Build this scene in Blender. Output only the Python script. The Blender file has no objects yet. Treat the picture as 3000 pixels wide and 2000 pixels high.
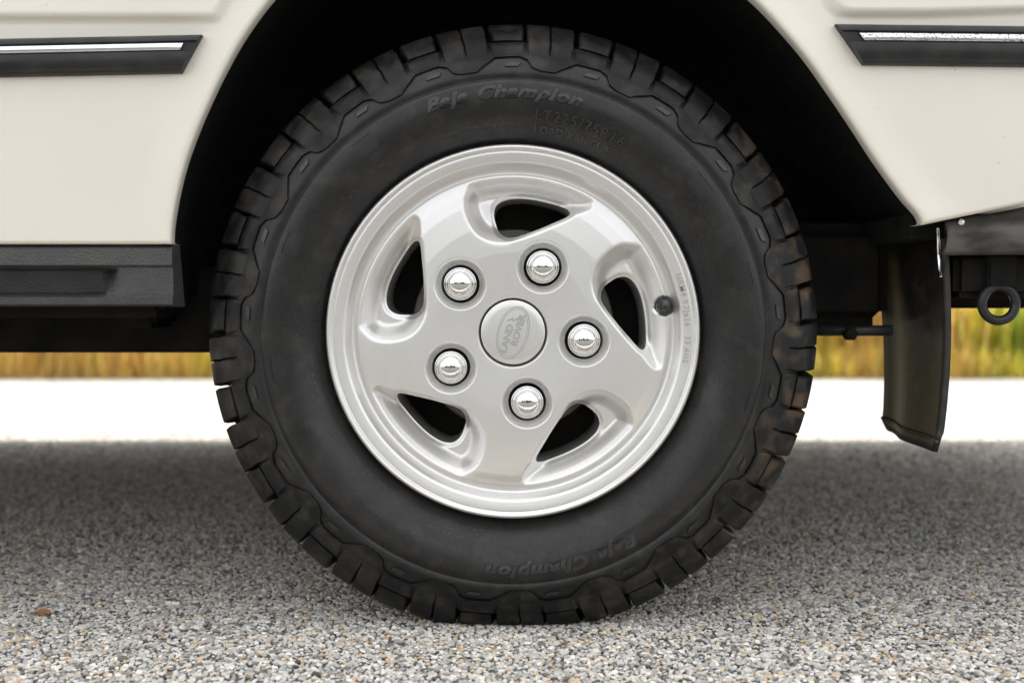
import bpy, bmesh, math, random
import numpy as np
from mathutils import Vector, Matrix, Euler
random.seed(7); rng=np.random.default_rng(7)
S=bpy.context.scene; C=S.collection
R=math.radians; PI=math.pi
# ---------------------------------------------------------------- camera, world, sun, exposure
FPX=3350.0
CAM=Vector((-0.0012,-1.35,0.395)); PITCH=math.atan(120/FPX)
cd=bpy.data.cameras.new("camera"); co=bpy.data.objects.new("camera",cd); C.objects.link(co); S.camera=co
cd.sensor_width=36; cd.lens=FPX/3000*36; cd.clip_start=0.02; cd.clip_end=600
co.location=CAM; co.rotation_euler=(PI/2-PITCH,0,0)
cd.dof.use_dof=True; cd.dof.focus_distance=1.36; cd.dof.aperture_fstop=3.2
SUN_EL,SUN_AZ=R(79),R(-8)          # azimuth measured from +y (behind the car) towards +x
w=bpy.data.worlds.new("World"); S.world=w; w.use_nodes=True
nt=w.node_tree; bg=nt.nodes["Background"]
sky=nt.nodes.new("ShaderNodeTexSky"); sky.sky_type='NISHITA'; sky.sun_disc=False
sky.sun_elevation=SUN_EL; sky.sun_rotation=SUN_AZ; sky.dust_density=4.0; sky.air_density=1.0; sky.ozone_density=1.0
hs=nt.nodes.new("ShaderNodeHueSaturation"); hs.inputs['Saturation'].default_value=0.12
nt.links.new(sky.outputs[0],hs.inputs['Color']); nt.links.new(hs.outputs[0],bg.inputs[0]); bg.inputs[1].default_value=0.15
sd=bpy.data.lights.new("sun",'SUN'); so=bpy.data.objects.new("sun",sd); C.objects.link(so)
sd.energy=2.1; sd.angle=R(0.6); sd.color=(1,0.95,0.87)
d=Vector((math.sin(SUN_AZ)*math.cos(SUN_EL),math.cos(SUN_AZ)*math.cos(SUN_EL),math.sin(SUN_EL)))
so.rotation_euler=d.to_track_quat('Z','Y').to_euler(); so.location=d*30
S.view_settings.view_transform='Standard'; S.view_settings.look='None'; S.view_settings.gamma=1
S.view_settings.use_curve_mapping=False; S.view_settings.exposure=1.6

# ---------------------------------------------------------------- helpers
ROT=Euler((PI/2-PITCH,0,0)).to_matrix()
def P(X,Y,y=0.0):
    """the place on the upright plane y that the photograph shows at X,Y (3000x2000)"""
    d=ROT@Vector(((X-1500)/FPX,-(Y-1000)/FPX,-1)); return CAM+d*((y-CAM.y)/d.y)
def mat(name,col,rough=0.5,metal=0.0,**k):
    m=bpy.data.materials.new(name); m.use_nodes=True; b=m.node_tree.nodes["Principled BSDF"]
    b.inputs['Base Color'].default_value=(*col,1); b.inputs['Roughness'].default_value=rough; b.inputs['Metallic'].default_value=metal
    for a,v in k.items(): b.inputs[a.replace('_',' ')].default_value=v
    return m
def tex(m,scale=50,detail=4,lo=None,hi=None,p0=0.35,p1=0.65,bump=0,bscale=None,rough=None,kind='NOISE',coord='Object',bdist=0.001,stretch=None):
    n=m.node_tree; b=n.nodes["Principled BSDF"]; tc=n.nodes.new("ShaderNodeTexCoord"); src=tc.outputs[coord]
    if stretch:
        mp=n.nodes.new("ShaderNodeMapping"); mp.inputs['Scale'].default_value=stretch; n.links.new(src,mp.inputs[0]); src=mp.outputs[0]
    def mk(s):
        t=n.nodes.new("ShaderNodeTexNoise"); t.inputs['Scale'].default_value=s; t.inputs['Detail'].default_value=detail
        n.links.new(src,t.inputs['Vector']); return t.outputs[0]
    if lo:
        o=mk(scale); r=n.nodes.new("ShaderNodeValToRGB"); n.links.new(o,r.inputs[0])
        r.color_ramp.elements[0].position=p0; r.color_ramp.elements[1].position=p1
        r.color_ramp.elements[0].color=(*lo,1); r.color_ramp.elements[1].color=(*hi,1); n.links.new(r.outputs[0],b.inputs['Base Color'])
    if rough:
        o=mk(scale*0.7); r=n.nodes.new("ShaderNodeMapRange"); n.links.new(o,r.inputs[0]); r.inputs[1].default_value=.35; r.inputs[2].default_value=.65
        r.inputs[3].default_value=rough[0]; r.inputs[4].default_value=rough[1]; n.links.new(r.outputs[0],b.inputs['Roughness'])
    if bump:
        o=mk(bscale or scale*3); u=n.nodes.new("ShaderNodeBump"); u.inputs['Strength'].default_value=bump; u.inputs['Distance'].default_value=bdist
        n.links.new(o,u.inputs['Height']); n.links.new(u.outputs[0],b.inputs['Normal'])
    return m
M={}
M['paint']=tex(mat('cream_paint',(.74,.715,.65),.34,Coat_Weight=.35,Coat_Roughness=.12),3,4,(.745,.705,.615),(.785,.75,.665),bump=.03,bscale=300,bdist=.0005,rough=(.3,.42))
pm=M['paint'].node_tree; pb=pm.nodes["Principled BSDF"]; src=pb.inputs['Base Color'].links[0].from_socket
pt=pm.nodes.new("ShaderNodeTexCoord"); pn=pm.nodes.new("ShaderNodeTexNoise"); pn.inputs['Scale'].default_value=95; pn.inputs['Detail'].default_value=2; pm.links.new(pt.outputs['Object'],pn.inputs['Vector'])
pr_=pm.nodes.new("ShaderNodeMapRange"); pr_.inputs[1].default_value=.775; pr_.inputs[2].default_value=.80; pm.links.new(pn.outputs[0],pr_.inputs[0])
px_=pm.nodes.new("ShaderNodeMix"); px_.data_type='RGBA'; px_.inputs[7].default_value=(.22,.17,.12,1); pm.links.new(pr_.outputs[0],px_.inputs[0]); pm.links.new(src,px_.inputs[6]); pm.links.new(px_.outputs[2],pb.inputs['Base Color'])
M['rubber']=tex(mat('tyre_rubber',(.01,.01,.011),.45,Specular_IOR_Level=.42),22,6,(.005,.005,.0055),(.011,.011,.0105),rough=(.30,.42),bump=.12,bscale=900,bdist=.0004)
M['tread']=tex(mat('tread_rubber',(.026,.025,.025),.6,Specular_IOR_Level=.3),30,6,(.007,.007,.0072),(.034,.030,.025),.48,.75,rough=(.36,.62),bump=.3,bscale=500,bdist=.0006)
M['mark']=mat('raised_rubber',(.018,.018,.019),.26,Specular_IOR_Level=.6)
M['silver']=tex(mat('silver_wheel_paint',(.68,.675,.66),.36,.78,Coat_Weight=.3,Coat_Roughness=.2),1400,1,(.68,.67,.655),(.76,.75,.73),rough=(.33,.38),bump=.015,bscale=1500,bdist=.0003)
M['engrave']=mat('engraved_silver',(.46,.455,.44),.4,.7)
M['chrome']=mat('chrome',(.86,.86,.85),.045,1.0)
M['pitchrome']=tex(mat('pitted_chrome',(.8,.8,.8),.2,1.0),700,8,(.10,.085,.075),(.80,.79,.78),.38,.45,stretch=(.6,1,1))
M['brighttrim']=mat('bright_trim',(.82,.83,.85),.16,1.0)
M['plastic']=tex(mat('black_trim_plastic',(.022,.022,.024),.38,Specular_IOR_Level=.4),40,5,(.010,.010,.011),(.022,.0215,.021),rough=(.3,.5))
M['grain']=tex(mat('grained_black_plastic',(.045,.045,.045),.42,Specular_IOR_Level=.55),30,3,(.04,.04,.041),(.055,.053,.05),bump=.9,bscale=420,bdist=.0016)
M['liner']=tex(mat('wheel_arch_liner',(.012,.012,.012),.9,Specular_IOR_Level=.2),60,8,(.004,.004,.004),(.022,.019,.017),.56,.74,bump=.5,bscale=300,bdist=.002)
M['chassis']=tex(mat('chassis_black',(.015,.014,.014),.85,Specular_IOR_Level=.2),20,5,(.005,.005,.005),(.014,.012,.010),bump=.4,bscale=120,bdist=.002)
M['dirty']=tex(mat('weathered_steel',(.10,.09,.085),.62,.2),22,9,(.03,.027,.025),(.135,.122,.115),.36,.56,bump=.5,bscale=90,bdist=.0012,stretch=(.6,1,1.6))
M['disc']=mat('brake_disc_steel',(.18,.175,.165),.45,.9)
M['glass']=mat('dark_glass',(.02,.025,.025),.05)
M['flap']=tex(mat('mud_flap_rubber',(.028,.026,.025),.5),40,7,(.012,.0115,.011),(.035,.028,.022),.5,.8,bump=.4,bscale=70,bdist=.0015)
def tag(o,label=None,cat=None,group=None,kind=None):
    for a,v in(('label',label),('category',cat),('group',group),('kind',kind)):
        if v: o[a]=v
    return o
def mesh(name,v,f,m,parent=None,smooth=True,loc=None,angle=None):
    me=bpy.data.meshes.new(name)
    v=np.asarray(v,dtype=np.float32)
    if isinstance(f,np.ndarray):
        k=f.shape[1]; me.vertices.add(len(v)); me.vertices.foreach_set('co',v.ravel())
        me.loops.add(f.size); me.loops.foreach_set('vertex_index',f.astype(np.int32).ravel())
        me.polygons.add(len(f)); me.polygons.foreach_set('loop_start',np.arange(0,f.size,k,dtype=np.int32)); me.polygons.foreach_set('loop_total',np.full(len(f),k,dtype=np.int32))
        me.update(calc_edges=True); me.validate()
    else: me.from_pydata([tuple(map(float,p)) for p in v],[],[tuple(map(int,q)) for q in f]); me.update()
    me.polygons.foreach_set('use_smooth',[bool(smooth)]*len(me.polygons))
    if smooth and angle: me.set_sharp_from_angle(angle=R(angle))
    me.materials.append(m); o=bpy.data.objects.new(name,me); C.objects.link(o)
    if parent: o.parent=parent
    if loc is not None: o.location=loc
    return o
def grid(nu,nv,wrapu=False,flip=False):
    a=np.arange(nu if wrapu else nu-1)[:,None]; b=np.arange(nv-1)[None,:]; a2=(a+1)%nu
    q=np.stack([a*nv+b,a2*nv+b,a2*nv+b+1,a*nv+b+1],-1).reshape(-1,4)
    return q[:,::-1].copy() if flip else q
def lathe(name,prof,m,parent,center=(0,0,0),n=128,smooth=True,angle=None,close=False):
    """prof: (radius, depth) pairs about an axis along y"""
    t=np.linspace(0,2*PI,n,endpoint=False); pr=np.array(prof,dtype=float)
    v=np.zeros((n,len(pr),3)); v[...,0]=center[0]+pr[None,:,0]*np.cos(t)[:,None]; v[...,2]=center[2]+pr[None,:,0]*np.sin(t)[:,None]; v[...,1]=center[1]+pr[None,:,1]
    return mesh(name,v.reshape(-1,3),grid(n,len(pr),True),m,parent,smooth,angle=angle)
def bevbox(name,x0,x1,y0,y1,z0,z1,m,parent=None,bev=.004,seg=2,sub=0):
    bm=bmesh.new(); bmesh.ops.create_cube(bm,size=1)
    for v in bm.verts: v.co=Vector(((x0+x1)/2+v.co.x*(x1-x0),(y0+y1)/2+v.co.y*(y1-y0),(z0+z1)/2+v.co.z*(z1-z0)))
    if bev: bmesh.ops.bevel(bm,geom=bm.edges[:],offset=bev,segments=seg,affect='EDGES')
    me=bpy.data.meshes.new(name); bm.to_mesh(me); bm.free(); me.materials.append(m)
    for p in me.polygons: p.use_smooth=True
    me.set_sharp_from_angle(angle=R(40))
    o=bpy.data.objects.new(name,me); C.objects.link(o); o.parent=parent; return o
def tube(name,pts,r,m,parent,n=14,closed=False):
    pts=[Vector(p) for p in pts]; v=[];L=len(pts)
    for i,p in enumerate(pts):
        t=(pts[(i+1)%L]-pts[i-1]) if closed else (pts[min(i+1,L-1)]-pts[max(i-1,0)]); t.normalize()
        a=t.cross(Vector((0,1,0))); a=a.normalized() if a.length>.1 else Vector((1,0,0)); b=t.cross(a)
        for k in range(n): q=2*PI*k/n; v.append(p+(a*math.cos(q)+b*math.sin(q))*r)
    f=[(i*n+k,i*n+(k+1)%n,((i+1)%L)*n+(k+1)%n,((i+1)%L)*n+k) for i in range(L if closed else L-1) for k in range(n)]
    if not closed: f+=[tuple(range(n)),tuple(range((L-1)*n,L*n))[::-1]]
    return mesh(name,v,f,m,parent)
def sm(t): t=np.clip(t,0,1); return t*t*(3-2*t)
def text_mesh(s,size,depth,bold=0.0,shear=0.0,spacing=1.0,bevel=0.0):
    cu=bpy.data.curves.new('lettering','FONT'); cu.body=s; cu.size=size; cu.extrude=depth/2; cu.offset=bold; cu.shear=shear
    cu.space_character=spacing; cu.align_x='CENTER'; cu.align_y='CENTER'; cu.resolution_u=3; cu.bevel_depth=bevel; cu.bevel_resolution=1
    o=bpy.data.objects.new('t',cu); C.objects.link(o); dg=bpy.context.evaluated_depsgraph_get(); dg.update()
    me=bpy.data.meshes.new_from_object(o.evaluated_get(dg)); bpy.data.objects.remove(o); bpy.data.curves.remove(cu)
    v=np.array([q.co[:] for q in me.vertices]); f=[tuple(p.vertices) for p in me.polygons]; bpy.data.meshes.remove(me); return v,f

# dried orange mud caught on the blocks at the rear shoulder of the tyre, dust on the rubber
def mud(m,amount,x0,x1,col,scale):
    n=m.node_tree; b=n.nodes["Principled BSDF"]; src=b.inputs['Base Color'].links[0].from_socket
    tc=n.nodes.new("ShaderNodeTexCoord"); se=n.nodes.new("ShaderNodeSeparateXYZ"); n.links.new(tc.outputs['Object'],se.inputs[0])
    no=n.nodes.new("ShaderNodeTexNoise"); no.inputs['Scale'].default_value=scale; no.inputs['Detail'].default_value=7; n.links.new(tc.outputs['Object'],no.inputs['Vector'])
    a=n.nodes.new("ShaderNodeMapRange"); a.inputs[1].default_value=x0; a.inputs[2].default_value=x1; n.links.new(se.outputs[0],a.inputs[0])
    c=n.nodes.new("ShaderNodeMapRange"); c.inputs[1].default_value=.52; c.inputs[2].default_value=.66; n.links.new(no.outputs[0],c.inputs[0])
    k=n.nodes.new("ShaderNodeMath"); k.operation='MULTIPLY'; n.links.new(a.outputs[0],k.inputs[0]); n.links.new(c.outputs[0],k.inputs[1])
    k2=n.nodes.new("ShaderNodeMath"); k2.operation='MULTIPLY'; k2.inputs[1].default_value=amount; n.links.new(k.outputs[0],k2.inputs[0])
    x=n.nodes.new("ShaderNodeMix"); x.data_type='RGBA'; x.inputs[7].default_value=(*col,1); n.links.new(k2.outputs[0],x.inputs[0]); n.links.new(src,x.inputs[6]); n.links.new(x.outputs[2],b.inputs['Base Color'])
mud(M['tread'],.42,.24,.35,(.17,.10,.05),30)
mud(M['tread'],.35,-.9,-.8,(.060,.052,.042),55)
mud(M['rubber'],.30,-.9,-.8,(.050,.044,.036),38)
mud(M['rubber'],.5,-.9,-.8,(.035,.032,.028),420)
mud(M['flap'],.22,.0,.1,(.09,.065,.042),60)
# ---------------------------------------------------------------- setting: ground, verge, sky is the world
gm=bpy.data.materials.new('asphalt'); gm.use_nodes=True; n=gm.node_tree; b=n.nodes["Principled BSDF"]; b.inputs['Roughness'].default_value=.85
tc=n.nodes.new("ShaderNodeTexCoord")
vo=n.nodes.new("ShaderNodeTexVoronoi"); vo.inputs['Scale'].default_value=210; n.links.new(tc.outputs['Object'],vo.inputs['Vector'])
rp=n.nodes.new("ShaderNodeValToRGB"); sp=n.nodes.new("ShaderNodeSeparateColor"); n.links.new(vo.outputs['Color'],sp.inputs[0]); n.links.new(sp.outputs[0],rp.inputs[0])
e=rp.color_ramp.elements; e[0].color=(.17,.167,.162,1); e[1].color=(.60,.59,.565,1)
for p_,c_ in((.25,(.27,.265,.258,1)),(.5,(.38,.373,.36,1)),(.8,(.49,.455,.40,1))): k=e.new(p_); k.color=c_
no=n.nodes.new("ShaderNodeTexNoise"); no.inputs['Scale'].default_value=1.3; no.inputs['Detail'].default_value=5; n.links.new(tc.outputs['Object'],no.inputs['Vector'])
mr=n.nodes.new("ShaderNodeMapRange"); mr.inputs[1].default_value=.3; mr.inputs[2].default_value=.7; mr.inputs[3].default_value=.66; mr.inputs[4].default_value=.88; n.links.new(no.outputs[0],mr.inputs[0])
mx=n.nodes.new("ShaderNodeMix"); mx.data_type='RGBA'; mx.blend_type='MULTIPLY'; mx.inputs[0].default_value=1; n.links.new(rp.outputs[0],mx.inputs[6]); n.links.new(mr.outputs[0],mx.inputs[7]); n.links.new(mx.outputs[2],b.inputs['Base Color'])
bu=n.nodes.new("ShaderNodeBump"); bu.inputs['Distance'].default_value=.003; bu.inputs['Strength'].default_value=.8; bu.invert=True; n.links.new(vo.outputs['Distance'],bu.inputs['Height']); n.links.new(bu.outputs[0],b.inputs['Normal'])
bed=tex(mat('asphalt_binder',(.09,.087,.083),.9),300,4,(.07,.068,.065),(.17,.165,.158),bump=.6,bscale=900,bdist=.001)
def sheet(name,x0,x1,y0,y1,z,m,kind='structure'):
    o=mesh(name,[(x0,y0,z),(x1,y0,z),(x1,y1,z),(x0,y1,z)],[(0,1,2,3)],m,None,False); o['kind']=kind; return o
sheet('ground',-150,150,-150,150,-.012,tex(mat('dry_earth',(.2,.17,.11),.95),2,6,(.05,.06,.02),(.12,.11,.05)))
sheet('road',-120,120,-.66,4.55,-.004,gm)
sheet('old_road',-120,120,-14,-.66,-.006,tex(mat('old_dark_asphalt',(.06,.06,.06),.85),3,7,(.045,.045,.045),(.085,.083,.08),bump=.5,bscale=200,bdist=.002))
# loose-faced aggregate of the near road surface, every stone modelled
def stones():
    ico=[]; ph=(1+5**.5)/2
    for a,b_ in((1,ph),(-1,ph),(1,-ph),(-1,-ph)): ico+=[(0,a,b_),(a,b_,0),(b_,0,a)]
    ico=np.array(ico); ico/=np.linalg.norm(ico[0])
    bm=bmesh.new(); [bm.verts.new(p) for p in ico]; bmesh.ops.convex_hull(bm,input=bm.verts); bm.verts.index_update()
    iv=np.array([v.co[:] for v in bm.verts]); fi=np.array([[v.index for v in f.verts] for f in bm.faces]); bm.free()
    oc=np.array([(1,0,0),(0,1,0),(-1,0,0),(0,-1,0),(0,0,1)],float); fo=np.array([(0,1,4),(1,2,4),(2,3,4),(3,0,4)])
    out=[]
    for (y0,y1,sp_,bv,bf) in((-.55,.42,.0058,iv,fi),(.42,1.4,.0066,oc,fo),(1.4,2.25,.0095,oc,fo)):
        ys=np.arange(y0,y1,sp_*.86)
        pts=[]
        for i,y in enumerate(ys):
            hw=(.95 if y<.42 else 1.28 if y<1.4 else 1.75)+.03*math.sin(y*23)+.02*math.sin(y*61+1); xs=np.arange(-hw,hw,sp_)+(i%2)*sp_/2; pts.append(np.stack([xs,np.full(len(xs),y)],1))
        p=np.concatenate(pts); N=len(p); p=p+rng.normal(0,sp_*.22,p.shape)
        r=sp_*rng.uniform(.34,.66,N)*(1+.5*(rng.random(N)>.96)); sx=r*rng.uniform(.8,1.35,N); sy=r*rng.uniform(.8,1.3,N); sz=r*rng.uniform(.45,.8,N)
        a=rng.uniform(0,2*PI,N); V=bv[None]*(1+rng.uniform(-.22,.22,(N,len(bv),1)))
        V=V*np.stack([sx,sy,sz],1)[:,None,:]; ca,sa=np.cos(a)[:,None],np.sin(a)[:,None]
        X=V[...,0]*ca-V[...,1]*sa+p[:,0,None]; Y=V[...,0]*sa+V[...,1]*ca+p[:,1,None]; Z=V[...,2]-.0012+rng.normal(0,.0004,N)[:,None]
        base=rng.random(N); pal=np.array([(.15,.147,.143),(.30,.296,.288),(.43,.424,.41),(.54,.532,.515),(.66,.65,.625),(.52,.41,.27),(.44,.30,.18),(.06,.058,.056)])
        idx=np.searchsorted(np.cumsum([.10,.2,.27,.24,.09,.055,.015]),base); col=pal[idx]*np.array([1.10,1.07,1.02])*rng.uniform(.85,1.15,(N,1))
        out.append((np.stack([X,Y,Z],-1).reshape(-1,3),bf[None]+np.arange(N)[:,None,None]*len(bv),np.repeat(col,len(bv),0)))
    off=0;Vs=[];Fs=[];Cs=[]
    for v,f,c in out: Vs.append(v);Fs.append((f+off).reshape(-1,3));Cs.append(c);off+=len(v)
    V=np.concatenate(Vs);F=np.concatenate(Fs);Cc=np.concatenate(Cs)
    m=bpy.data.materials.new('aggregate_stone'); m.use_nodes=True; b=m.node_tree.nodes["Principled BSDF"]; b.inputs['Roughness'].default_value=.78
    at=m.node_tree.nodes.new("ShaderNodeAttribute"); at.attribute_name='stone'; m.node_tree.links.new(at.outputs['Color'],b.inputs['Base Color'])
    o=mesh('road_aggregate',V,F,m,None,False)
    ca=o.data.attributes.new('stone','FLOAT_COLOR','POINT'); ca.data.foreach_set('color',np.concatenate([Cc,np.ones((len(Cc),1))],1).astype(np.float32).ravel())
    tag(o,'coarse grey and tan stones of the worn asphalt round the tyre','gravel',kind='stuff')
stones()
mesh('road_surface',[(-.95,-.55,-.0028),(.95,-.55,-.0028),(.95,.42,-.0028),(1.28,.42,-.0028),(1.28,1.4,-.0028),(1.75,1.4,-.0028),(1.75,2.25,-.0028),(-1.75,2.25,-.0028),(-1.75,1.4,-.0028),(-1.28,1.4,-.0028),(-1.28,.42,-.0028),(-.95,.42,-.0028)],[(0,1,2,11),(10,3,4,9),(8,5,6,7)],bed,None,False)['kind']='structure'
# verge with tall dry grass behind the road
verge=mesh('verge',[(-60,4.5,-.006),(60,4.5,-.006),(-60,6,.10),(60,6,.10),(-60,20,.7),(60,20,.7)],[(0,1,3,2),(2,3,5,4)],tex(mat('verge_soil',(.2,.17,.08),.95),6,6,(.22,.26,.04),(.55,.45,.14)))
verge['kind']='structure'
def grass(name,N,x0,x1,y0,y1,h0,h1,cols,label,z=lambda y:0*y,wd=.006):
    x=rng.uniform(x0,x1,N); y=y0+(y1-y0)*rng.random(N)**1.5; clump=.5+.5*np.sin(x*2.3+1.2*np.sin(x*.9+y))*np.cos(y*1.7+x*.6)
    h=rng.uniform(h0,h1,N)*(.55+.6*clump); a=rng.uniform(0,2*PI,N); lean=rng.uniform(.05,.5,N)*h; w=wd*rng.uniform(.6,1.5,N)
    zz=z(y); dx,dy=np.cos(a),np.sin(a); V=np.zeros((N,5,3))
    for k,(t,s) in enumerate(((0,1),(0,-1),(.55,.8),(.55,-.8),(1,0))):
        V[:,k,0]=x+dx*lean*t*t-dy*w*s; V[:,k,1]=y+dy*lean*t*t+dx*w*s; V[:,k,2]=zz+h*t
    F=np.concatenate([np.array([(0,1,3),(0,3,2),(2,3,4)])])[None]+np.arange(N)[:,None,None]*5
    cc=np.array(cols)[(np.clip((clump*len(cols)+rng.normal(0,.9,N)),0,len(cols)-1)).astype(int)]*rng.uniform(.8,1.2,(N,1))
    m=bpy.data.materials.get(name) or bpy.data.materials.new(name); m.use_nodes=True; nt=m.node_tree; b=nt.nodes["Principled BSDF"]; b.inputs['Roughness'].default_value=.6
    at=nt.nodes.new("ShaderNodeAttribute"); at.attribute_name='blade'; nt.links.new(at.outputs['Color'],b.inputs['Base Color'])
    tr=nt.nodes.new("ShaderNodeBsdfTranslucent"); nt.links.new(at.outputs['Color'],tr.inputs['Color']); mi=nt.nodes.new("ShaderNodeMixShader"); mi.inputs[0].default_value=.5
    nt.links.new(b.outputs[0],mi.inputs[1]); nt.links.new(tr.outputs[0],mi.inputs[2]); nt.links.new(mi.outputs[0],nt.nodes['Material Output'].inputs[0])
    o=mesh(name,V.reshape(-1,3),F.reshape(-1,3),m,None,False)
    ca=o.data.attributes.new('blade','FLOAT_COLOR','POINT'); ca.data.foreach_set('color',np.concatenate([np.repeat(cc,5,0),np.ones((N*5,1))],1).astype(np.float32).ravel())
    tag(o,label,'grass',kind='stuff'); return o
GC=[(.26,.32,.04),(.50,.50,.06),(.74,.62,.10),(.82,.66,.20),(.70,.48,.15)]
grass('tall_grass',60000,-5.5,5.5,4.62,8.5,.25,.95,GC,'tall dry golden and green grass growing beyond the road edge',z=lambda y:np.clip((y-4.5)/1.5*.1,0,.1)+np.clip((y-6)*.043,0,1),wd=.009)
grass('low_grass',26000,-5.5,5.5,4.48,5.4,.04,.22,GC,'short dry grass along the far edge of the road',wd=.006)
def leafmass(name,cx,cy,rx,ry,h,N,label,size=.35,z0=0.3):
    u=rng.normal(0,1,(N,3)); u/=np.linalg.norm(u,axis=1)[:,None]; r=rng.uniform(.55,1,N)**.5
    lob=1+.28*np.sin(u[:,0]*5+cx)*np.cos(u[:,2]*4+cy)+.15*np.sin(u[:,1]*9)
    p=u*(r*lob)[:,None]*np.array([rx,ry,h/2])+np.array([cx,cy,z0+h/2]); a=rng.normal(0,size,(N,3)); b_=rng.normal(0,size,(N,3))
    V=np.stack([p-a*.5,p+b_*.5,p+a*.5,p-b_*.5],1); F=np.array([(0,1,2,3)])+np.arange(N)[:,None]*4
    return V.reshape(-1,3),F
leafm=tex(mat('foliage',(.06,.09,.025),.6),2.5,5,(.035,.06,.015),(.12,.14,.035))
trunkm=tex(mat('bark',(.12,.09,.06),.9),12,5,(.06,.045,.03),(.16,.12,.09))
def tree(cx,cy,h,label,rx):
    t=bpy.data.objects.new('tree',None); C.objects.link(t); t.location=(cx,cy,0); tag(t,label,'tree',group='trees on the far side of the open ground')
    lathe_pts=[(0,0,0),(.1,0,h*.25),(-.05,.1,h*.5),(.1,0,h*.75)]
    tube('trunk',lathe_pts,.16,trunkm,t,8)
    V,F=leafmass('crown',0,0,rx,rx,h*.8,2600,'',.32,h*.2); mesh('crown',V,F,leafm,t,False)
for i,(x,y,h,rx,l) in enumerate(((-16,-40,7,3.4,'broad round tree, left end of the far row'),(-9,-44,5.5,2.8,'low tree beside the broad round one in the far row'),(-1,-42,8,3.2,'tallest tree of the far row, its middle'),(5,-40,6,3.6,'wide spreading tree right of the tallest in the far row'),(14,-46,7.5,3.4,'tall tree at the right end of the far row'))): tree(x,y,h,l,rx)
V,F=leafmass('h',0,-52,60,3,3.2,9000,'',.8,0); tag(mesh('hedge',V,F,leafm,None,False),'long dark hedge closing the open ground behind the row of trees','hedge',kind='stuff')
V,F=leafmass('h',0,22,45,4,4.5,9000,'',.8,.2); tag(mesh('thicket',V,F,leafm,None,False),'green thicket standing beyond the tall grass','thicket',kind='stuff')

# ---------------------------------------------------------------- the car
car=bpy.data.objects.new('station_wagon',None); C.objects.link(car)
tag(car,'cream off-road station wagon seen at its rear wheel, chunky tyre on silver alloy','car')
YB=-.022                                    # plane of the body side
CW=P(1503,995,.0)                           # wheel centre
WC=(CW.x,0.0,.357)
# ---- wheel rim: one polar relief, five swept pockets with openings and five nut wells
K=.403e-3*1.012
hole=np.array([(4,278),(-24,281),(-42,297),(-53,325),(-57,352),(-48,376),(-22,391),(18,396),(62,392),(105,383),(145,371),(166,356),(162,340),(115,318),(67,298)])*K
a_=np.radians(np.linspace(106,59.5,14)); arc=np.stack([454*np.cos(a_),454*np.sin(a_)],1)
pocket=np.concatenate([np.array([(0,262),(-31,256),(-72,262),(-106,280),(-130,310),(-147,350),(-150,385),(-140,415)]),arc,np.array([(238,380),(228,355),(155,326),(78,295)])])*K
def sdf(px,py,poly):
    d=np.full(px.shape,1e9); ins=np.zeros(px.shape,bool); m=len(poly)
    for i in range(m):
        ax,ay=poly[i];bx,by=poly[(i+1)%m]; ex,ey=bx-ax,by-ay; t=np.clip(((px-ax)*ex+(py-ay)*ey)/(ex*ex+ey*ey),0,1)
        d=np.minimum(d,np.hypot(px-ax-t*ex,py-ay-t*ey)); c=((ay>py)!=(by>py))&(px<(bx-ax)*(py-ay)/(by-ay+1e-12)+ax); ins^=c
    return np.where(ins,-d,d)
NT=1500; ns=NT//5
def crom(p,n=8):
    m=len(p); o=[]
    for i in range(m):
        a,b_,c,d_=p[i-1],p[i],p[(i+1)%m],p[(i+2)%m]
        for q in np.arange(n)/n: o.append(.5*((2*b_)+(-a+c)*q+(2*a-5*b_+4*c-d_)*q*q+(-a+3*b_-3*c+d_)*q**3))
    return np.array(o)
hole=crom(hole,6); pocket=crom(pocket,5)
rr=np.concatenate([np.linspace(.0395,.186,190),np.linspace(.1868,.2235,62)]); th=np.radians(81.4)+np.linspace(-PI/5,PI/5,ns,endpoint=False)
T,RR=np.meshgrid(th,rr,indexing='ij'); px,py=RR*np.cos(T),RR*np.sin(T)
prof=np.array([(39.5,26),(40.2,18),(42,16.2),(60,15.5),(95,14),(130,14.2),(158,16),(172,18.2),(181,20.5),(184,21.0),(187.0,22.0),(190.0,23.5),(193.0,23.0),(197.5,15.0),(200.2,9.6),(202.3,8.2),(208,7.2),(212.8,6.6),(214.0,7.4),(214.9,7.2),(216,4.6),(217.6,3.2),(219.2,3.0),(221,4.4),(222.5,8),(223.5,16)])*1e-3
D=np.interp(RR,prof[:,0]*1.0,prof[:,1])
# radial soft filter of the profile's corners
kern=np.array([1,2,1])/4.; 
for _ in range(2): D[:,1:-1]=D[:,:-2]*kern[0]+D[:,1:-1]*kern[1]+D[:,2:]*kern[2]
sp_=sdf(px,py,pocket); c0=np.array((0,262))*K; c1=np.array((231,356))*K; cdv=(c1-c0)/np.linalg.norm(c1-c0)
dch=-(cdv[1]*(px-c0[0])-cdv[0]*(py-c0[1]))
body=sm((-sp_)/.021)*0.4+0.6*sm((-sp_)/.034); chs=sm((dch+.0005)/.0085)
pk=np.where(sp_<0,np.minimum(body*1.25,1)*chs,0)
def blur(A,n):
    for _ in range(n):
        A[1:-1]=(A[:-2]+2*A[1:-1]+A[2:])/4; A[:,1:-1]=(A[:,:-2]+2*A[:,1:-1]+A[:,2:])/4
    return A
pk=blur(pk,14)
shl=np.where(sp_<0,np.clip(sm(-sp_/.006),0,1),0)
D=D+.024*pk+.0018*shl
sh=sdf(px,py,hole)
D=D+.0035*sm((.006-sh)/.006)
e_=2e-4; gx=(sdf(px+e_,py,hole)-sdf(px-e_,py,hole))/(2*e_); gy=(sdf(px,py+e_,hole)-sdf(px,py-e_,hole))/(2*e_)
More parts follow.
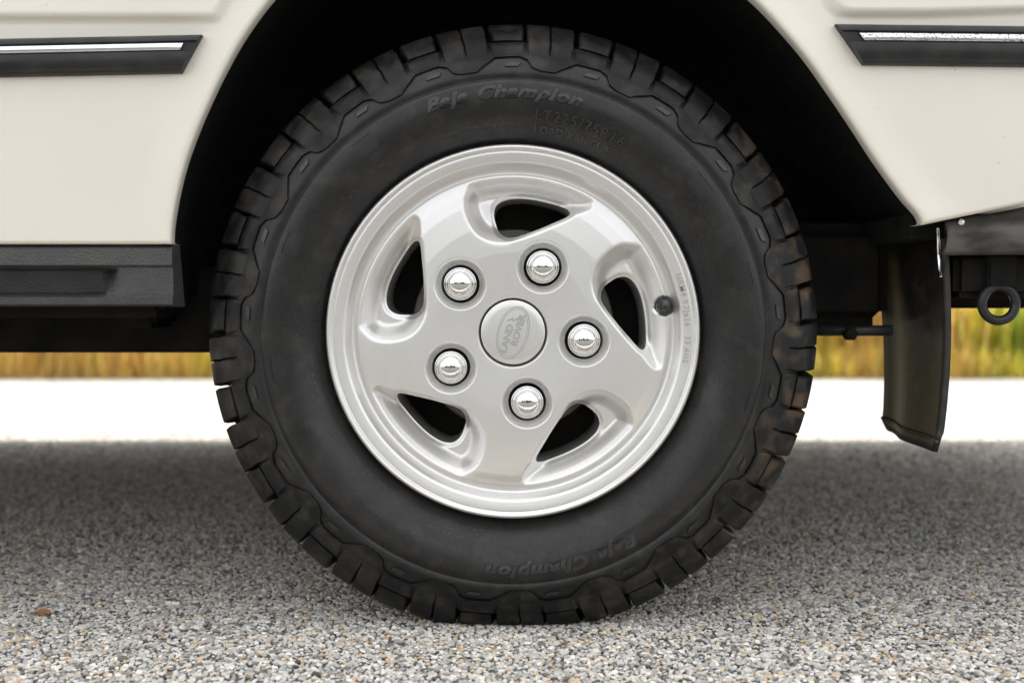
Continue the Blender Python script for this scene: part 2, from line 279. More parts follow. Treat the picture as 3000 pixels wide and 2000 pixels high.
near=np.abs(sh)<.00052; QX=np.where(near,px-gx*sh,px); QY=np.where(near,py-gy*sh,py)
inside=(sh<=-.00052); D=np.where(inside,D+.075,D)
na=np.radians(81.4-15.9); nc=(.0855*math.cos(na),.0855*math.sin(na))
def well(cx,cy,D):
    dn=np.hypot(px-cx,py-cy); return D+.0105*sm((.0322-dn)/.0105)+.05*sm((.0228-dn)/.0018)
for k in(-1,0,1): a=na+k*2*PI/5; D=well(.0855*math.cos(a),.0855*math.sin(a),D)
QR=np.hypot(QX,QY); QT=np.arctan2(QY,QX); QT=T+(QT-T+PI)%(2*PI)-PI
RAq=np.concatenate([QR]*5,0); TTq=np.concatenate([QT+k*2*PI/5 for k in range(5)],0)
Dall=np.concatenate([D]*5,0); Tall=np.concatenate([th+k*2*PI/5 for k in range(5)])
TT=np.repeat(Tall[:,None],len(rr),1); RA=np.repeat(rr[None,:],NT,0)
# valve hole
va=R(9.8); vr=.1835; dv=np.hypot(RA*np.cos(TT)-vr*math.cos(va),RA*np.sin(TT)-vr*math.sin(va)); Dall=Dall+.004*sm((.0135-dv)/.004)+.03*sm((.0095-dv)/.0015)
Vr=np.stack([WC[0]+RAq*np.cos(TTq),Dall,WC[2]+RAq*np.sin(TTq)],-1).reshape(-1,3); Fq=grid(NT,len(rr),True)
dq=Dall.reshape(-1)[Fq].min(1); rq=RA.reshape(-1)[Fq].min(1); Fq=Fq[~((dq>.058)&(rq>.041)&(rq<.19))]
rim=mesh('wheel_rim',Vr,Fq,M['silver'],car,True,angle=62)
# barrel, dark inside, disc
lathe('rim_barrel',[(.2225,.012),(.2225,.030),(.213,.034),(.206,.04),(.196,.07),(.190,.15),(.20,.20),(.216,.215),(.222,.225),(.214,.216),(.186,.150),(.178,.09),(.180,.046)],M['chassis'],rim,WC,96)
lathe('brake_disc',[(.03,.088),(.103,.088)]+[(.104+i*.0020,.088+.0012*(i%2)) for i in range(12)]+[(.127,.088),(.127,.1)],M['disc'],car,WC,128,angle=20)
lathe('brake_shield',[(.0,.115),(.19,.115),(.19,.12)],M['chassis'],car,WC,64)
# nuts
nut_prof=[(.0196,.040),(.0196,.0175),(.0194,.0155),(.0188,.0143),(.0178,.0146),(.0172,.0150),(.0169,.0120),(.0163,.0108),(.0153,.0103),(.0149,.0108),(.0146,.0098),(.0140,.0075),(.0125,.0052),(.0102,.0034),(.0072,.0023),(.0036,.0017),(0.0,.0015)]
nm=None
for k in range(5):
    a=na+k*2*PI/5; c=(WC[0]+.0855*math.cos(a),0,WC[2]+.0855*math.sin(a))
    if nm is None: o=lathe('wheel_nut',nut_prof,M['chrome'],rim,(0,0,0),64); nm=o.data
    else: o=bpy.data.objects.new('wheel_nut',nm); C.objects.link(o); o.parent=rim
    o.location=c
lathe('valve',[(.0085,.05),(.0088,.018),(.0082,.0155),(.0060,.0145),(.0052,.006),(.0045,.0035),(.002,.0028),(0,.0027)],M['mark'],rim,(WC[0]+vr*math.cos(va),0,WC[2]+vr*math.sin(va)),32)
# centre cap with embossed oval and words
cap=lathe('centre_cap',[(.0384,.026),(.0384,.0158),(.0380,.0150),(.0370,.01455),(.03,.0141),(.018,.0137),(0,.0136)],M['silver'],rim,WC,128)
capm=M['engrave']
def on_cap(v,f,name,ox,oy,rot,sx=1,sy=1,y=.0134):
    u=v[:,0]*sx+ox; q=v[:,1]*sy+oy; c,s=math.cos(rot),math.sin(rot)
    return mesh(name,np.stack([WC[0]+u*c-q*s,y-v[:,2],WC[2]+u*s+q*c],1),f,capm,rim,False)
cr=R(74)
v,f=text_mesh('LAND',.0118,.0012,.0002,0,1.0,.0002); on_cap(v,f,'cap_lettering',-.0085,.0050,cr,1.1,.95)
v,f=text_mesh('ROVER',.0118,.0012,.0002,0,1.0,.0002); on_cap(v,f,'cap_lettering',0.0045,-.0056,cr,1.05,.95)
def oval(a,b,r_):
    pts=[]; 
    for i in range(96):
        t=2*PI*i/96; u,q=a*math.cos(t),b*math.sin(t); pts.append((WC[0]+u*math.cos(cr)-q*math.sin(cr),.0137,WC[2]+u*math.sin(cr)+q*math.cos(cr)))
    tube('cap_oval',pts,r_,capm,rim,6,True)
oval(.0318,.0182,.00055); oval(.0292,.0160,.00035)
zz=[]
for u,q in((.0115,.0105),(.0165,.0048),(.013,.0045),(.0175,-.0008)): zz.append((WC[0]+u*math.cos(cr)-q*math.sin(cr),.0134,WC[2]+u*math.sin(cr)+q*math.cos(cr)))
tube('cap_dash',zz,.0006,capm,rim,6)
# lettering bent round a circle: top of letters outwards
def arc_text(s,name,rad,ang,size,depth,ysurf,m,parent,bold=0,shear=0,spacing=1,inward=False,xs=1.0,bevel=0.0):
    v,f=text_mesh(s,size,depth,bold,shear,spacing,bevel)
    if inward: a=R(ang)+v[:,0]*xs/rad; r_=rad-v[:,1]
    else: a=R(ang)-v[:,0]*xs/rad; r_=rad+v[:,1]
    y=ysurf(r_) if callable(ysurf) else ysurf
    return mesh(name,np.stack([WC[0]+r_*np.cos(a),y-v[:,2],WC[2]+r_*np.sin(a)],1),f,m,parent,False)
arc_text('7Jx16 · 33',  'rim_lettering',.2072,2.5,.0098,.0010,.0068,M['engrave'],rim,.0001,0,1.15)
arc_text('AH2',  'rim_lettering',.2072,-7.5,.0085,.0010,.0068,M['engrave'],rim,.0001,0,1.25)
arc_text('NRM4 9','rim_lettering',.2072,14.6,.0098,.0010,.0068,M['engrave'],rim,.0001,0,1.15)

# ---- tyre: carcass profile (radius, depth) in mm, lugs as separate blocks
half=[(216,28),(221,26),(226,23.5),(231,20.5),(236,17.2),(243,12.4),(252,7.2),(262,3.0),(272,.7),(282,0),(291,1.2),(298,3.2),(299.1,5.9),(300.3,4.0),(310,6.5),(322,11),(334,18),(344,27),(350,38),(353,55),(354.5,80),(355,112.5)]
fullp=half+[(r,225-y) for r,y in half[::-1][1:]]
hp=np.array(half)*1e-3
def yside(r): return np.interp(r,hp[:13,0],hp[:13,1])
def ysurf(r): return np.interp(r,hp[:,0],hp[:,1])
def settle(v):
    """the tyre carries the car: flat where it meets the road, side bulging above it"""
    v=np.array(v,dtype=float); z=v[:,2]; x=v[:,0]-WC[0]; y=v[:,1]
    low=sm((.16-z)/.16)*np.exp(-(x/.17)**2); rr_=np.hypot(x,z-WC[2])
    side=np.where(y<.1125,-1,1); v[:,1]+=side*.011*low*np.exp(-((rr_-.285)/.045)**2)
    zf=.0022; dip=np.clip(zf-z,0,None); v[:,2]=np.where(z<zf,zf-.0012*np.tanh(dip/.004),z+.0*z)
    w_=np.clip((.10-z)/.10,0,1)**2*np.exp(-(x/.11)**2); v[:,2]+=np.where(z>zf,w_*.006*(z<.1),0)
    return v
NA=504; t=np.linspace(0,2*PI,NA,endpoint=False); fp=np.array(fullp)*1e-3
v=np.zeros((NA,len(fp),3)); v[...,0]=WC[0]+fp[:,0]*np.cos(t)[:,None]; v[...,2]=WC[2]+fp[:,0]*np.sin(t)[:,None]; v[...,1]=fp[:,1]
tyre=mesh('tyre',settle(v.reshape(-1,3)),grid(NA,len(fp),True),M['rubber'],car,True)
# raised zigzag apron at the shoulder (one continuous band with stepped inner edge)
NP=21; pitch=2*PI/NP; ph0=R(83.5)
def zig(a):
    u=((ph0-a)/pitch)%1.0          # runs clockwise
    xs=[0,.16,.20,.36,.40,.70,.80,.86,.93,1.0]; ys=[308.5,308.5,312,322,325,326,322,313,310,308.5]
    return np.interp(u,xs,ys)*1e-3
ta=np.linspace(0,2*PI,1512,endpoint=False); ri=zig(ta)
rows=[]
for k,(fr,up) in enumerate(((0,-.0005),(0.012,.0030),(.25,.0036),(.6,.0036),(1.0,.003))):
    r_=ri+(.345-ri)*fr; yy=ysurf(r_)-up; rows.append(np.stack([WC[0]+r_*np.cos(ta),yy,WC[2]+r_*np.sin(ta)],1))
vv=np.stack(rows,1); ap=mesh('shoulder_band',settle(vv.reshape(-1,3)),grid(len(ta),5,True),M['tread'],tyre,True,angle=35)
# small sunk-edged marks on the band between the teeth
def patch(name,a0,a1,r0,r1,up,m,skew=0.0,thick=.002,parent=None,nseg=5):
    V=[];
    for (rr_,sk) in((r0,0),(r1,skew)):
        for i in range(nseg): a=a0+(a1-a0)*i/(nseg-1)+sk; V.append((a,rr_))
    A=np.array(V); out=[]
    for uu in(-.001,up): 
        y=ysurf(A[:,1])-uu; out.append(np.stack([WC[0]+A[:,1]*np.cos(A[:,0]),y,WC[2]+A[:,1]*np.sin(A[:,0])],1))
    v=np.concatenate(out); n1=2*nseg; f=[]
    for i in range(nseg-1): f.append((n1+i,n1+i+1,n1+nseg+i+1,n1+nseg+i))
    ring=list(range(nseg))+list(range(2*nseg-1,nseg-1,-1))
    for i in range(len(ring)): a,b_=ring[i],ring[(i+1)%len(ring)]; f.append((a,b_,n1+b_,n1+a))
    return settle(v),f
Vs=[];Fs=[];off=0
for k in range(NP):
    a=ph0-pitch*(k+.60); v,f=patch('',a+.024,a-.024,.3135,.3185,.0016,None,-.012); Vs.append(v); Fs+= [tuple(i+off for i in q) for q in f]; off+=len(v)
    for j in range(2):
        a=ph0-pitch*(k+.12+.5*j); 
        v,f=patch('',a+.0012,a-.0012,.330,.345,.0046,None,.004); Vs.append(v); Fs+=[tuple(i+off for i in q) for q in f]; off+=len(v)
tag(mesh('shoulder_marks',np.concatenate(Vs),Fs,M['mark'],tyre,False),kind='stuff')
# lugs: loft across the tyre; outline given in (angle offset, path) where path runs along the section
lp=np.array([(318,7.5),(330,10.0),(342,15.0),(353,22),(361,29.5),(367.5,36),(371,44),(372.5,60),(373,82)])*1e-3     # crown line of a lug
lb=np.array([(318,11.5),(328,16),(338,23),(345,32),(349,38),(351,45),(352,54),(353,66),(353.5,82)])*1e-3         # its foot
seg=np.r_[0,np.cumsum(np.hypot(*np.diff(lp,axis=0).T))]; L=seg[-1]
def lug(s0,s1,wid,skew=0.0,taper=.0,a0=0.0,ns_=9,na_=7,notch=None,chamf=.0022,c0=0.0,zz=0.0):
    ss=np.linspace(s0,s1,ns_)
    top=np.stack([np.interp(ss*L,seg,lp[:,0]),np.interp(ss*L,seg,lp[:,1])],1); bot=np.stack([np.interp(ss*L,seg,lb[:,0]),np.interp(ss*L,seg,lb[:,1])],1)
    V=[]
    for i,s in enumerate(ss):
        q=(s-s0)/(s1-s0); hw=wid/2*(1-taper*(1-q)); sk=skew*(s-s0)+c0+zz*(1 if (int(s*9)%2) else -1)
        if notch is not None: hw*=np.interp(q,notch[0],notch[1])
        cf=chamf/.36
        offs=[-hw,-hw,-hw+cf]+[(-hw+cf)+(2*hw-2*cf)*j/(na_-1) for j in range(1,na_-1)]+[hw-cf,hw,hw]
        e=1.0 if 0<i<ns_-1 else .78
        ups=[0,.80*e,e]+[e]*(na_-2)+[e,.80*e,0]
        for o_,u in zip(offs,ups):
            r_=bot[i,0]+(top[i,0]-bot[i,0])*u; y=bot[i,1]+(top[i,1]-bot[i,1])*u; a=a0+o_+sk; V.append((r_,y,a))
    V=np.array(V); m_=len(offs); f=[(i*m_+j,i*m_+j+1,(i+1)*m_+j+1,(i+1)*m_+j) for i in range(ns_-1) for j in range(m_-1)]
    f.append(tuple(range(m_))[::-1]); f.append(tuple((ns_-1)*m_+j for j in range(m_)))
    return V,f
def place(V,a): aa=V[:,2]+a; return np.stack([WC[0]+V[:,0]*np.cos(aa),V[:,1],WC[2]+V[:,0]*np.sin(aa)],1)
def two(a,b_): return np.vstack([a[0],b_[0]]),a[1]+[tuple(i+len(a[0]) for i in q) for q in b_[1]]
LA=two(lug(.10,1.0,pitch*.262,skew=.020,c0=pitch*.135,zz=.0012,ns_=14,chamf=.0014),lug(.10,1.0,pitch*.262,skew=.020,c0=-pitch*.135,zz=.0012,ns_=14,chamf=.0014))
LB=lug(.31,1.0,pitch*.42,skew=.020,taper=.10,notch=([0,.5,1],[.92,1.0,.95]))
LC=lug(.10,.275,pitch*.42,skew=.02,taper=.12,ns_=4)
for k in range(NP):
    a=ph0-pitch*(k+.06); j=rng.normal(0,.0015)
    mesh('tread_block',settle(place(LA[0],a+j)),LA[1],M['tread'],tyre,True,angle=28)
    mesh('tread_block',settle(place(LB[0],a-pitch*.5+j)),LB[1],M['tread'],tyre,True,angle=28)
    mesh('side_block',settle(place(LC[0],a-pitch*.5+j)),LC[1],M['tread'],tyre,True,angle=28)
# sipes across the long blocks, as thin proud ribs' dark gaps are too fine: small cut-like ridges
# inner rows of the tread, joined
Vs=[];Fs=[];off=0
def blk(a,wa,y0,y1,sk):
    V=[]
    for (r_,g) in((.352,0),(.371,.0)):
        for (yy,s) in((y0,0),(y1,sk)):
            for q in(-1,-.33,.33,1): V.append((r_,yy,a+q*wa/2+s))
    V=np.array(V); f=[]
    for i in range(3): f+=[(8+i,8+i+1,12+i+1,12+i),(i,i+1,8+i+1,8+i),(4+i,12+i,12+i+1,4+i+1)]
    f+=[(0,8,12,4),(3,7,15,11)]; return V,f
for k in range(NP*2):
    a=ph0-pitch*k/2
    for y0,y1,s,dd in((.090,.112,.03,0),(.118,.140,-.03,.07)):
        V,f=blk(a+dd,pitch*.36,y0,y1,s); v=settle(place(V,0)); Vs.append(v);Fs+=[tuple(i+off for i in q) for q in f];off+=len(v)
    for LL in((LA,LB)[k%2],):
        V=LL[0].copy(); V[:,1]=.225-V[:,1]; v=settle(place(V,a)); Vs.append(v);Fs+=[tuple(i+off for i in q)[::-1] for q in LL[1]];off+=len(v)
tag(mesh('inner_tread_blocks',np.concatenate(Vs),Fs,M['tread'],tyre,False),kind='stuff')
# sidewall lettering
def tt(s,rad,ang,size,**k):
    o=arc_text(s,'tyre_lettering',rad,ang,size,.0034,lambda r_:ysurf(r_)-.0002,M['mark'],tyre,**k)
    me=o.data; co_=np.array([q.co[:] for q in me.vertices]); me.vertices.foreach_set('co',settle(co_).astype(np.float32).ravel()); me.update(); return o
tt('Champion',.2825,86.3,.0200,bold=.0011,shear=.3,spacing=1.12,xs=1.35)
tt('Baja',.2825,106.3,.0200,bold=.0011,shear=.3,spacing=1.12,xs=1.35)
tt('Champion',.2825,276.3,.0200,bold=.0011,shear=.3,spacing=1.12,xs=1.35)
tt('Baja',.2825,296.3,.0200,bold=.0011,shear=.3,spacing=1.12,xs=1.35)
tt('LT225/75R16',.2575,72.0,.0165,bold=.0004,spacing=1.25)
tt('LOAD RANGE E',.2420,73.0,.0115,bold=.0001,spacing=1.2)
# small embossed legal print, too small to read in the photograph: strokes only
def strokes(name,rad,a0,a1,rowsn,h,step,parent=tyre):
    Vs=[];Fs=[];off=0
    for rw in range(rowsn):
        r_=rad-rw*h*1.55; a=a0
        while a>a1:
            if random.random()>.14:
                for q in range(random.choice((1,2,2,3))):
                    da=random.uniform(0,.6)*step; hh=h*random.uniform(.35,1); rz=r_+random.uniform(0,h-hh); 
                    if random.random()<.45: v,f=patch('',a-da,a-da-step*.7,rz,rz+h*.2,.0006,None,nseg=2)
                    else: v,f=patch('',a-da,a-da-step*.2,rz,rz+hh,.0006,None,nseg=2)
                    Vs.append(v);Fs+=[tuple(i+off for i in q_) for q_ in f];off+=len(v)
            a-=step
    tag(mesh(name,np.concatenate(Vs),Fs,M['mark'],tyre,False),kind='stuff')
strokes('fine_print',R(1)*0+.2455,R(113),R(88),3,.0042,.0185)
strokes('fine_print',.2500,R(262),R(205),3,.0036,.0165)
strokes('fine_print',.2640,R(262),R(222),1,.0040,.0165)
strokes('fine_print',.2480,R(30),R(-14),2,.0036,.0165)
strokes('fine_print',.2500,R(150),R(124),1,.0050,.0200)
strokes('fine_print',.2480,R(200),R(178),2,.0040,.0185)
# hatched boxes on the sidewall
Vs=[];Fs=[];off=0
for c in(38,128,158,188,232,300,322,-16,14):
    for j in range(9):
        a=R(c)+(j-4)*.0105; v,f=patch('',a+.0022,a-.0022,.270,.2885,.0009,None,.006,nseg=2); Vs.append(v);Fs+=[tuple(i+off for i in q_) for q_ in f];off+=len(v)
    for r0 in(.2685,.2895):
        v,f=patch('',R(c)+.050,R(c)-.050,r0,r0+.0010,.0010,None,nseg=8); Vs.append(v);Fs+=[tuple(i+off for i in q_) for q_ in f];off+=len(v)
tag(mesh('hatched_marks',np.concatenate(Vs),Fs,M['mark'],tyre,False),kind='stuff')
# the far rear wheel of the same axle
for o_,nm_ in((tyre,'far_tyre'),):
    c=bpy.data.objects.new(nm_,o_.data); C.objects.link(c); c.parent=car; c.location=(0,1.62,0)
tube('axle_tube',[(WC[0],.12,WC[2]),(WC[0],1.7,WC[2])],.045,M['chassis'],car,20)

# ---- body panels
def wpt(X,Y,y=YB): q=P(X,Y,y); return q.x,q.z
archL=[(500,712),(503,663),(519,570),(544,475),(577,385),(614,300),(655,215),(699,135),(745,65),(795,0),(860,-68),(950,-130),(1060,-178),(1200,-210),(1400,-228)]
archR=[(2700,648),(2686,625),(2642,575),(2564,469),(2500,372),(2425,262),(2355,165),(2275,72),(2205,0),(2110,-80),(1990,-150),(1850,-200),(1650,-226),(1400,-228)]
def swage(x,z,left):
    z0=wpt(0,60)[1] if left else wpt(0,46)[1]
    if left: xe=wpt(640,40)[0]; dd=np.minimum(z-z0,(xe-x)+(z-z0)*.55)
    else: xe=wpt(2415,40)[0]; a=z-z0; b_=x-xe; k=.03; h=np.clip(.5+.5*(b_-a)/k,0,1); dd=b_*(1-h)+a*h-k*h*(1-h)
    return -.009*sm((dd+.004)/.009)
def side_panel(name,edge,xfar,left,zbot,nrow=150):
    e=np.array([wpt(*p) for p in edge]); zt=e[-1,1]; zs=np.linspace(zbot(0) if callable(zbot) else zbot,zt-.0005,nrow)
    # smooth arch curve by dense Catmull-Rom
    pts=[]; E=np.vstack([2*e[0]-e[1],e,2*e[-1]-e[-2]])
    for i in range(1,len(E)-2):
        for tt_ in np.linspace(0,1,10,endpoint=False):
            a,b_,c,d_=E[i-1],E[i],E[i+1],E[i+2]; pts.append(.5*((2*b_)+(-a+c)*tt_+(2*a-5*b_+4*c-d_)*tt_**2+(-a+3*b_-3*c+d_)*tt_**3))
    pts.append(e[-1]); pts=np.array(pts); o_=np.argsort(pts[:,1]); xe=np.interp(zs,pts[o_,1],pts[o_,0])
    s=1 if left else -1
    u=np.concatenate([np.linspace(0,.55,12),np.linspace(.56,1,110)])
    V=[]
    for zi,xi in zip(zs,xe):
        xr=xi-s*.004
        xs=xfar+(xr-xfar)*u; crown=-.004*np.sin(np.clip((zi-.45)/.5,0,1)*PI)
        ys=YB+swage(xs,np.full_like(xs,zi),left)+crown
        flare=-.004*np.exp(-((xi-xs)/.03)**2); ys=ys+flare
        row=np.stack([xs,ys,np.full_like(xs,zi)],1); yl=ys[-1]
        lip=np.array([(xr+s*.0028,yl+.0008,zi),(xr+s*.0042,yl+.003,zi),(xr+s*.0045,yl+.008,zi),(xr+s*.0035,yl+.022,zi),(xr-s*.002,yl+.034,zi),(xr-s*.004,yl+.034,zi)])
        V.append(np.vstack([row,lip]))
    V=np.array(V); 
    if zbot is not None and callable(zbot):   # bottom edge follows a slope
        zb=zbot(V[...,0]); z0=zs[0]; V[...,2]=V[...,2]+(zb-z0)*np.clip((zs[-1]-V[...,2])/(zs[-1]-z0),0,1)**1.0*(V[...,2]<.75)*np.clip((.75-V[...,2])/(.75-z0),0,1)**.3
    m_=V.shape[1]
    # bottom return edge
    b0=V[0].copy(); b1=b0.copy(); b1[:,1]+=.004; b1[:,2]-=.003; b2=b1.copy(); b2[:,1]+=.02; b2[:,2]+=.001
    V=np.concatenate([[b2],[b1],V],0)
    return mesh(name,V.reshape(-1,3),grid(V.shape[0],m_,False,left),M['paint'],car,True)
zl=wpt(0,708)[1]
door=side_panel('rear_door_panel',archL,-1.25,True,zl)
zr0=wpt(2700,652); zr1=wpt(2950,600); slope=(zr1[1]-zr0[1])/(zr1[0]-zr0[0])
quarter=side_panel('rear_quarter_panel',archR,1.5,False,lambda x:zr0[1]+slope*(np.maximum(x,zr0[0])-zr0[0]))
ztop=wpt(1400,-228)[1]
bevbox('upper_side_panel',-3.1,1.5,YB-.004,YB+.03,ztop+.0006,1.12,M['paint'],car,.006)
# rest of the shell
bevbox('far_side_panel',-3.1,1.5,1.93,1.96,.47,1.12,M['paint'],car,.01)
bevbox('roof',-2.0,1.42,.06,1.82,1.86,1.93,M['paint'],car,.03,4)
for x0,x1 in((-2.0,-1.93),(-1.0,-.92),(-.12,0.0),(1.34,1.46)):
    for y0 in(.01,1.82): bevbox('pillar',x0,x1,y0,y0+.05,1.12,1.88,M['paint'],car,.006)
for x0,x1 in((-1.93,-1.0),(-.92,-.12),(0.0,1.34)):
    for y0 in(.03,1.83): bevbox('side_window',x0,x1,y0,y0+.008,1.13,1.86,M['glass'],car,0)
bevbox('bonnet',-3.1,-2.0,.0,1.88,1.08,1.14,M['paint'],car,.02,3)
bevbox('tailgate',1.465,1.5,.0,1.88,.55,1.12,M['paint'],car,.01)
bevbox('rear_window',1.39,1.40,.06,1.8,1.12,1.86,M['glass'],car,0)
bevbox('windscreen',-1.99,-1.98,.06,1.8,1.12,1.86,M['glass'],car,0)
bevbox('nose_panel',-3.12,-3.08,.0,1.88,.5,1.1,M['paint'],car,.01)
bevbox('floor_pan',-3.0,-.50,.04,1.86,.47,.50,M['chassis'],car,0)
bevbox('floor_pan',.48,1.46,.04,1.86,.47,.50,M['chassis'],car,0)
bevbox('floor_pan',-.6,.6,.42,1.47,.62,.66,M['chassis'],car,0)
bevbox('cabin_floor',-3.0,1.46,.04,1.86,.9,.92,M['chassis'],car,0)
# arch liner: shell hugging the arch from behind
inn=[]
al=[wpt(*p) for p in archL]; ar=[wpt(*p) for p in archR][::-1]; loop=[(al[0][0]-.01,al[0][1]-.06)]+al+ar[1:]
cx,cz=WC[0],WC[2]+.05; V=[];m_=0
for yy,sc in((YB+.006,1.012),(YB+.03,1.02),(.12,1.05),(.30,1.06),(.42,1.02),(.43,.3)):
    row=[(cx+(x-cx)*sc,yy,cz+(z-cz)*sc) for x,z in loop]; m_=len(row); V+=row
F=[(i*m_+j,i*m_+j+1,(i+1)*m_+j+1,(i+1)*m_+j) for i in range(5) for j in range(m_-1)]
mesh('arch_liner',V,F,M['liner'],car,True)
bevbox('inner_arch_wall',-.6,.62,.40,.43,.45,.9,M['liner'],car,0)

# ---- rubbing strips
def strip(name,x0,x1,ztop_,h,chrome,slant0,slant1,tilt=0.0,cx0=None,cx1=None):
    """profile (fraction of height, protrusion mm)"""
    pr=[(0,0),(0.0,-7),(.03,-10),(.10,-12),(.17,-12.5),(.185,-11),(.20,-9.5),(.43,-9.5),(.445,-11),(.46,-13),(.60,-14),(.80,-13),(.93,-10),(.98,-7),(1,0)]
    xs=np.linspace(0,1,40); V=[]
    for q in xs:
        for (fz,pp) in pr:
            xa=x0+slant0*fz; xb=x1+slant1*fz; x=xa+(xb-xa)*q
            V.append((x,YB-.0045+pp*1e-3,ztop_+tilt*(x-x0)-h*fz))
    n_=len(pr); f=[(i*n_+j,i*n_+j+1,(i+1)*n_+j+1,(i+1)*n_+j) for i in range(39) for j in range(n_-1)]; f+=[tuple(range(n_)),tuple(39*n_+j for j in range(n_))[::-1]]
    o=mesh(name,V,f,M['plastic'],car,True,angle=30)
    V=[];pr2=[(.205,-10.0),(.215,-11.2),(.26,-11.8),(.36,-11.8),(.415,-11.2),(.425,-10.0)]
    for q in xs:
        for (fz,pp) in pr2:
            xa=cx0+slant0*fz; xb=cx1+slant1*fz; x=xa+(xb-xa)*q; V.append((x,YB-.0045+pp*1e-3,ztop_+tilt*(x-x0)-h*fz))
    n_=len(pr2); f=[(i*n_+j,i*n_+j+1,(i+1)*n_+j+1,(i+1)*n_+j) for i in range(39) for j in range(n_-1)]
    c=mesh('bright_insert',V,f,chrome,o,True); return o
YS=YB-.01
pL0=P(0,115,YS); pL1=P(592,103,YS); hL=P(300,108,YS).z-P(300,218,YS).z; tl=(pL1.z-pL0.z)/(pL1.x-pL0.x)
xx0=-1.2; sL=P(530,103,YS).x-pL1.x
strip('door_rubbing_strip',xx0,pL1.x,pL1.z+tl*(xx0-pL1.x),hL,M['brighttrim'],0,sL,tl,xx0,P(556,103,YS).x)
pR0=P(2447,72,YS); pR1=P(3000,78,YS); hR=P(2700,74,YS).z-P(2700,191,YS).z; sR=P(2530,72,YS).x-pR0.x
strip('quarter_rubbing_strip',pR0.x,1.45,pR0.z,hR,M['pitchrome'],sR,0,(pR1.z-pR0.z)/(pR1.x-pR0.x),P(2494,72,YS).x,1.45)

# ---- sill step on the left, with its pressed recess
def sill():
    z=lambda Y:P(300,Y,-.02).z
    zt,z1,z2,zb=z(716),z(776),z(866),z(896); xr=P(505,800,-.02).x; xa=P(352,770,-.02).x; xb=P(305,890,-.02).x
    yf=-.020; yr=.012
    rows=[(z(712),.01,0),(z(716),-.004,0),(z(722),yf+.004,0),(z(728),yf,0),(z1,yf-.001,0),(z1-.003,yf+.004,1),(z1-.006,yr,1),(z2+.004,yr+.004,1),(z2,yf+.012,1),(z2-.002,yf,0),(zb+.002,yf+.001,0),(zb,yf+.004,0),(zb-.001,.03,0)]
    xs=list(np.linspace(-1.25,-.7,8))+list(np.linspace(-.69,xr,90)); V=[]
    for x in xs:
        for (zz_,yy,rec) in rows:
            y=yy
            if rec:
                k=(z1-zz_)/(z1-z2); edge=xa+(xb-xa)*k; w_=np.clip((x-(edge-.016))/.016,0,1); y=yy+(yf+.003-yy)*w_
            V.append((x,y,zz_))
    n_=len(rows); f=[(i*n_+j,i*n_+j+1,(i+1)*n_+j+1,(i+1)*n_+j) for i in range(len(xs)-1) for j in range(n_-1)]
    f.append(tuple((len(xs)-1)*n_+j for j in range(n_)))
    return mesh('sill_cover',V,f,M['grain'],car,True,angle=35)
sill()
zc0=.395-(1031-880)*(1.35+.22)/FPX
bevbox('chassis_rail',-3.0,-.22,.20,.31,zc0,.44,M['chassis'],car,.006)
bevbox('rail_bracket',P(330,950,.12).x,P(470,950,.12).x,.10,.20,P(0,962,.1).z,.47,M['chassis'],car,.008)
bevbox('inner_sill',-3.0,-.42,.02,.14,P(0,930,.05).z,.47,M['chassis'],car,.01)

# ---- behind the wheel: mud flap, its hanger, plate, tow eye
def flap():
    nr,ncol=26,16; V=[]
    for i in range(nr):
        q=i/(nr-1)
        for j in range(ncol):
            u=j/(ncol-1); y=.04+u*.27
            zt=P(2760,665,.04).z; zb=P(2762,1330,.04).z
            cor=.012*max(0,(u-.93)/.07)**2+.022*max(0,(.08-u)/.08)**2
            z=zt+(zb-zt)*q+ (cor if q>.9 else 0)*((q-.9)/.1)
            x=P(2762,1000,.04).x+.012*math.sin(q*2.6)-.010*math.cos(u*3.1)*q+.004*math.sin(u*9)
            V.append((x,y,z))
    f=[(i*ncol+j,i*ncol+j+1,(i+1)*ncol+j+1,(i+1)*ncol+j) for i in range(nr-1) for j in range(ncol-1)]
    o=mesh('mud_flap',V,f,M['flap'],car,True); s=o.modifiers.new('s','SOLIDIFY'); s.thickness=.007; s.offset=0
    zb=P(2762,1290,.04).z; x=P(2762,1000,.04).x
    tube('flap_rib',[(x+.004-.010*math.cos(u*3.1)*.93+.004*math.sin(u*9),.04+u*.27,zb) for u in np.linspace(0,1,16)],.0028,M['flap'],o,6)
flap()
q=P(2545,968,.16); tube('flap_hanger',[(P(2360,966,.16).x,.16,q.z),(q.x+.03,.16,q.z)],.007,M['plastic'],car,14)
lathe('hanger_bolt',[(.0,-.010),(.007,-.010),(.009,-.007),(.009,.008),(0,.008)],M['chassis'],car,(P(2490,975,.15).x,.15,P(2490,978,.15).z),6)
bevbox('silencer_box',P(2200,900,.22).x,P(2600,900,.22).x,.20,.45,P(0,956,.2).z,.50,M['chassis'],car,.02,3)
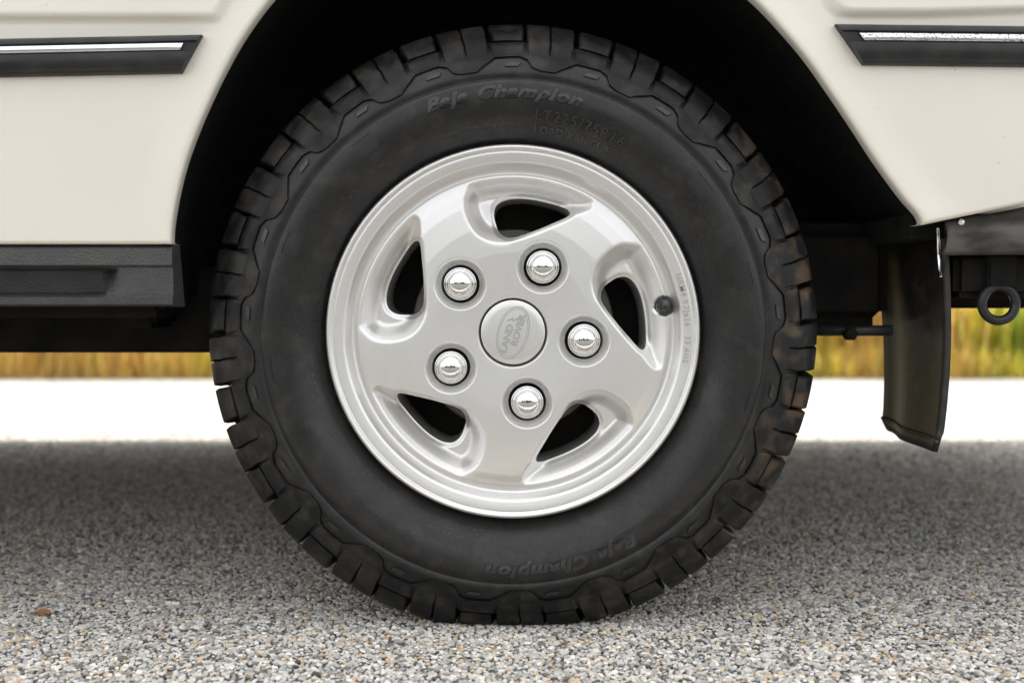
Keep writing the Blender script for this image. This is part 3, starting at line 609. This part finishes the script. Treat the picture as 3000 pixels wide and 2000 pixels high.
# weathered plate under the quarter panel
def plate():
    a=P(2768,738,.01); b_=P(2768,655,.01); c=P(3900,425,.01); d_=P(3900,738,.01); nx,nz=110,10; V=[]
    for i in range(nx):
        t_=i/(nx-1); x=a.x+(d_.x-a.x)*t_; zt=b_.z+(c.z-b_.z)*t_; 
        for j in range(nz):
            u=j/(nz-1); z=a.z+(zt-a.z)*u; V.append((x,.012-.006*math.sin(u*PI)+.0015*math.sin(x*40+u*5)+(.006 if j==0 else 0),z))
    f=[(i*nz+j,i*nz+j+1,(i+1)*nz+j+1,(i+1)*nz+j) for i in range(nx-1) for j in range(nz-1)]
    o=mesh('weathered_corner_plate',V,f,M['dirty'],car,True); s=o.modifiers.new('s','SOLIDIFY'); s.thickness=.004; s.offset=-1; return o
pl=plate()
lathe('plate_bolt',[(.0045,.002),(.0045,-.003),(.003,-.0042),(0,-.0045)],M['chrome'],pl,(P(2818,648,.0).x,.004,P(2818,650,.0).z),6)
xg=P(2750,700,.03).x; tube('bright_edge',[(xg-.0015,.03,P(0,668,.03).z),(xg,.03,P(0,740,.03).z),(xg+.003,.03,P(0,812,.03).z)],.0026,M['chrome'],car,10)
bevbox('rear_bumper_beam',P(2790,800,.06).x,1.52,.05,.16,P(0,872,.06).z,P(0,739,.05).z,M['chassis'],car,.008)
bevbox('rear_crossmember',P(2700,800,.2).x,1.45,.20,.40,P(0,903,.2).z,.47,M['chassis'],car,.008)
rc=P(2926,889,.045); ro=.0205
tube('tow_eye',[(rc.x+ro*math.cos(a),.045,rc.z+ro*math.sin(a)*1.02) for a in np.linspace(0,2*PI,40,endpoint=False)],.0058,M['plastic'],car,14,True)
bevbox('tow_eye_shank',rc.x-.016,rc.x+.02,.038,.056,rc.z+.018,rc.z+.06,M['chassis'],car,.003)

# ---- fallen leaf on the road
lm=mat('dry_leaf',(.42,.16,.05),.6)
lv=[];lc=P(110,1800,0); g=( .395/(math.tan(PITCH+math.atan(800/FPX))) ); lx=(110-1500)/FPX*g; ly=CAM.y+g
pts=[(0,-.018),(.006,-.010),(.009,0),(.006,.010),(0,.02),(-.006,.010),(-.009,0),(-.006,-.010)]
V=[(0,0,.003)]+[(x*1.1,y*.7,.004+.004*abs(x)*100*.3) for x,y in pts]; F=[(0,i,i%8+1) for i in range(1,9)]
lf=mesh('fallen_leaf',V,F,lm,None,True); lf.location=(lx,ly,.0); lf.rotation_euler=(0,0,1.2); tag(lf,'small orange dry leaf lying on the asphalt left of the tyre','leaf')
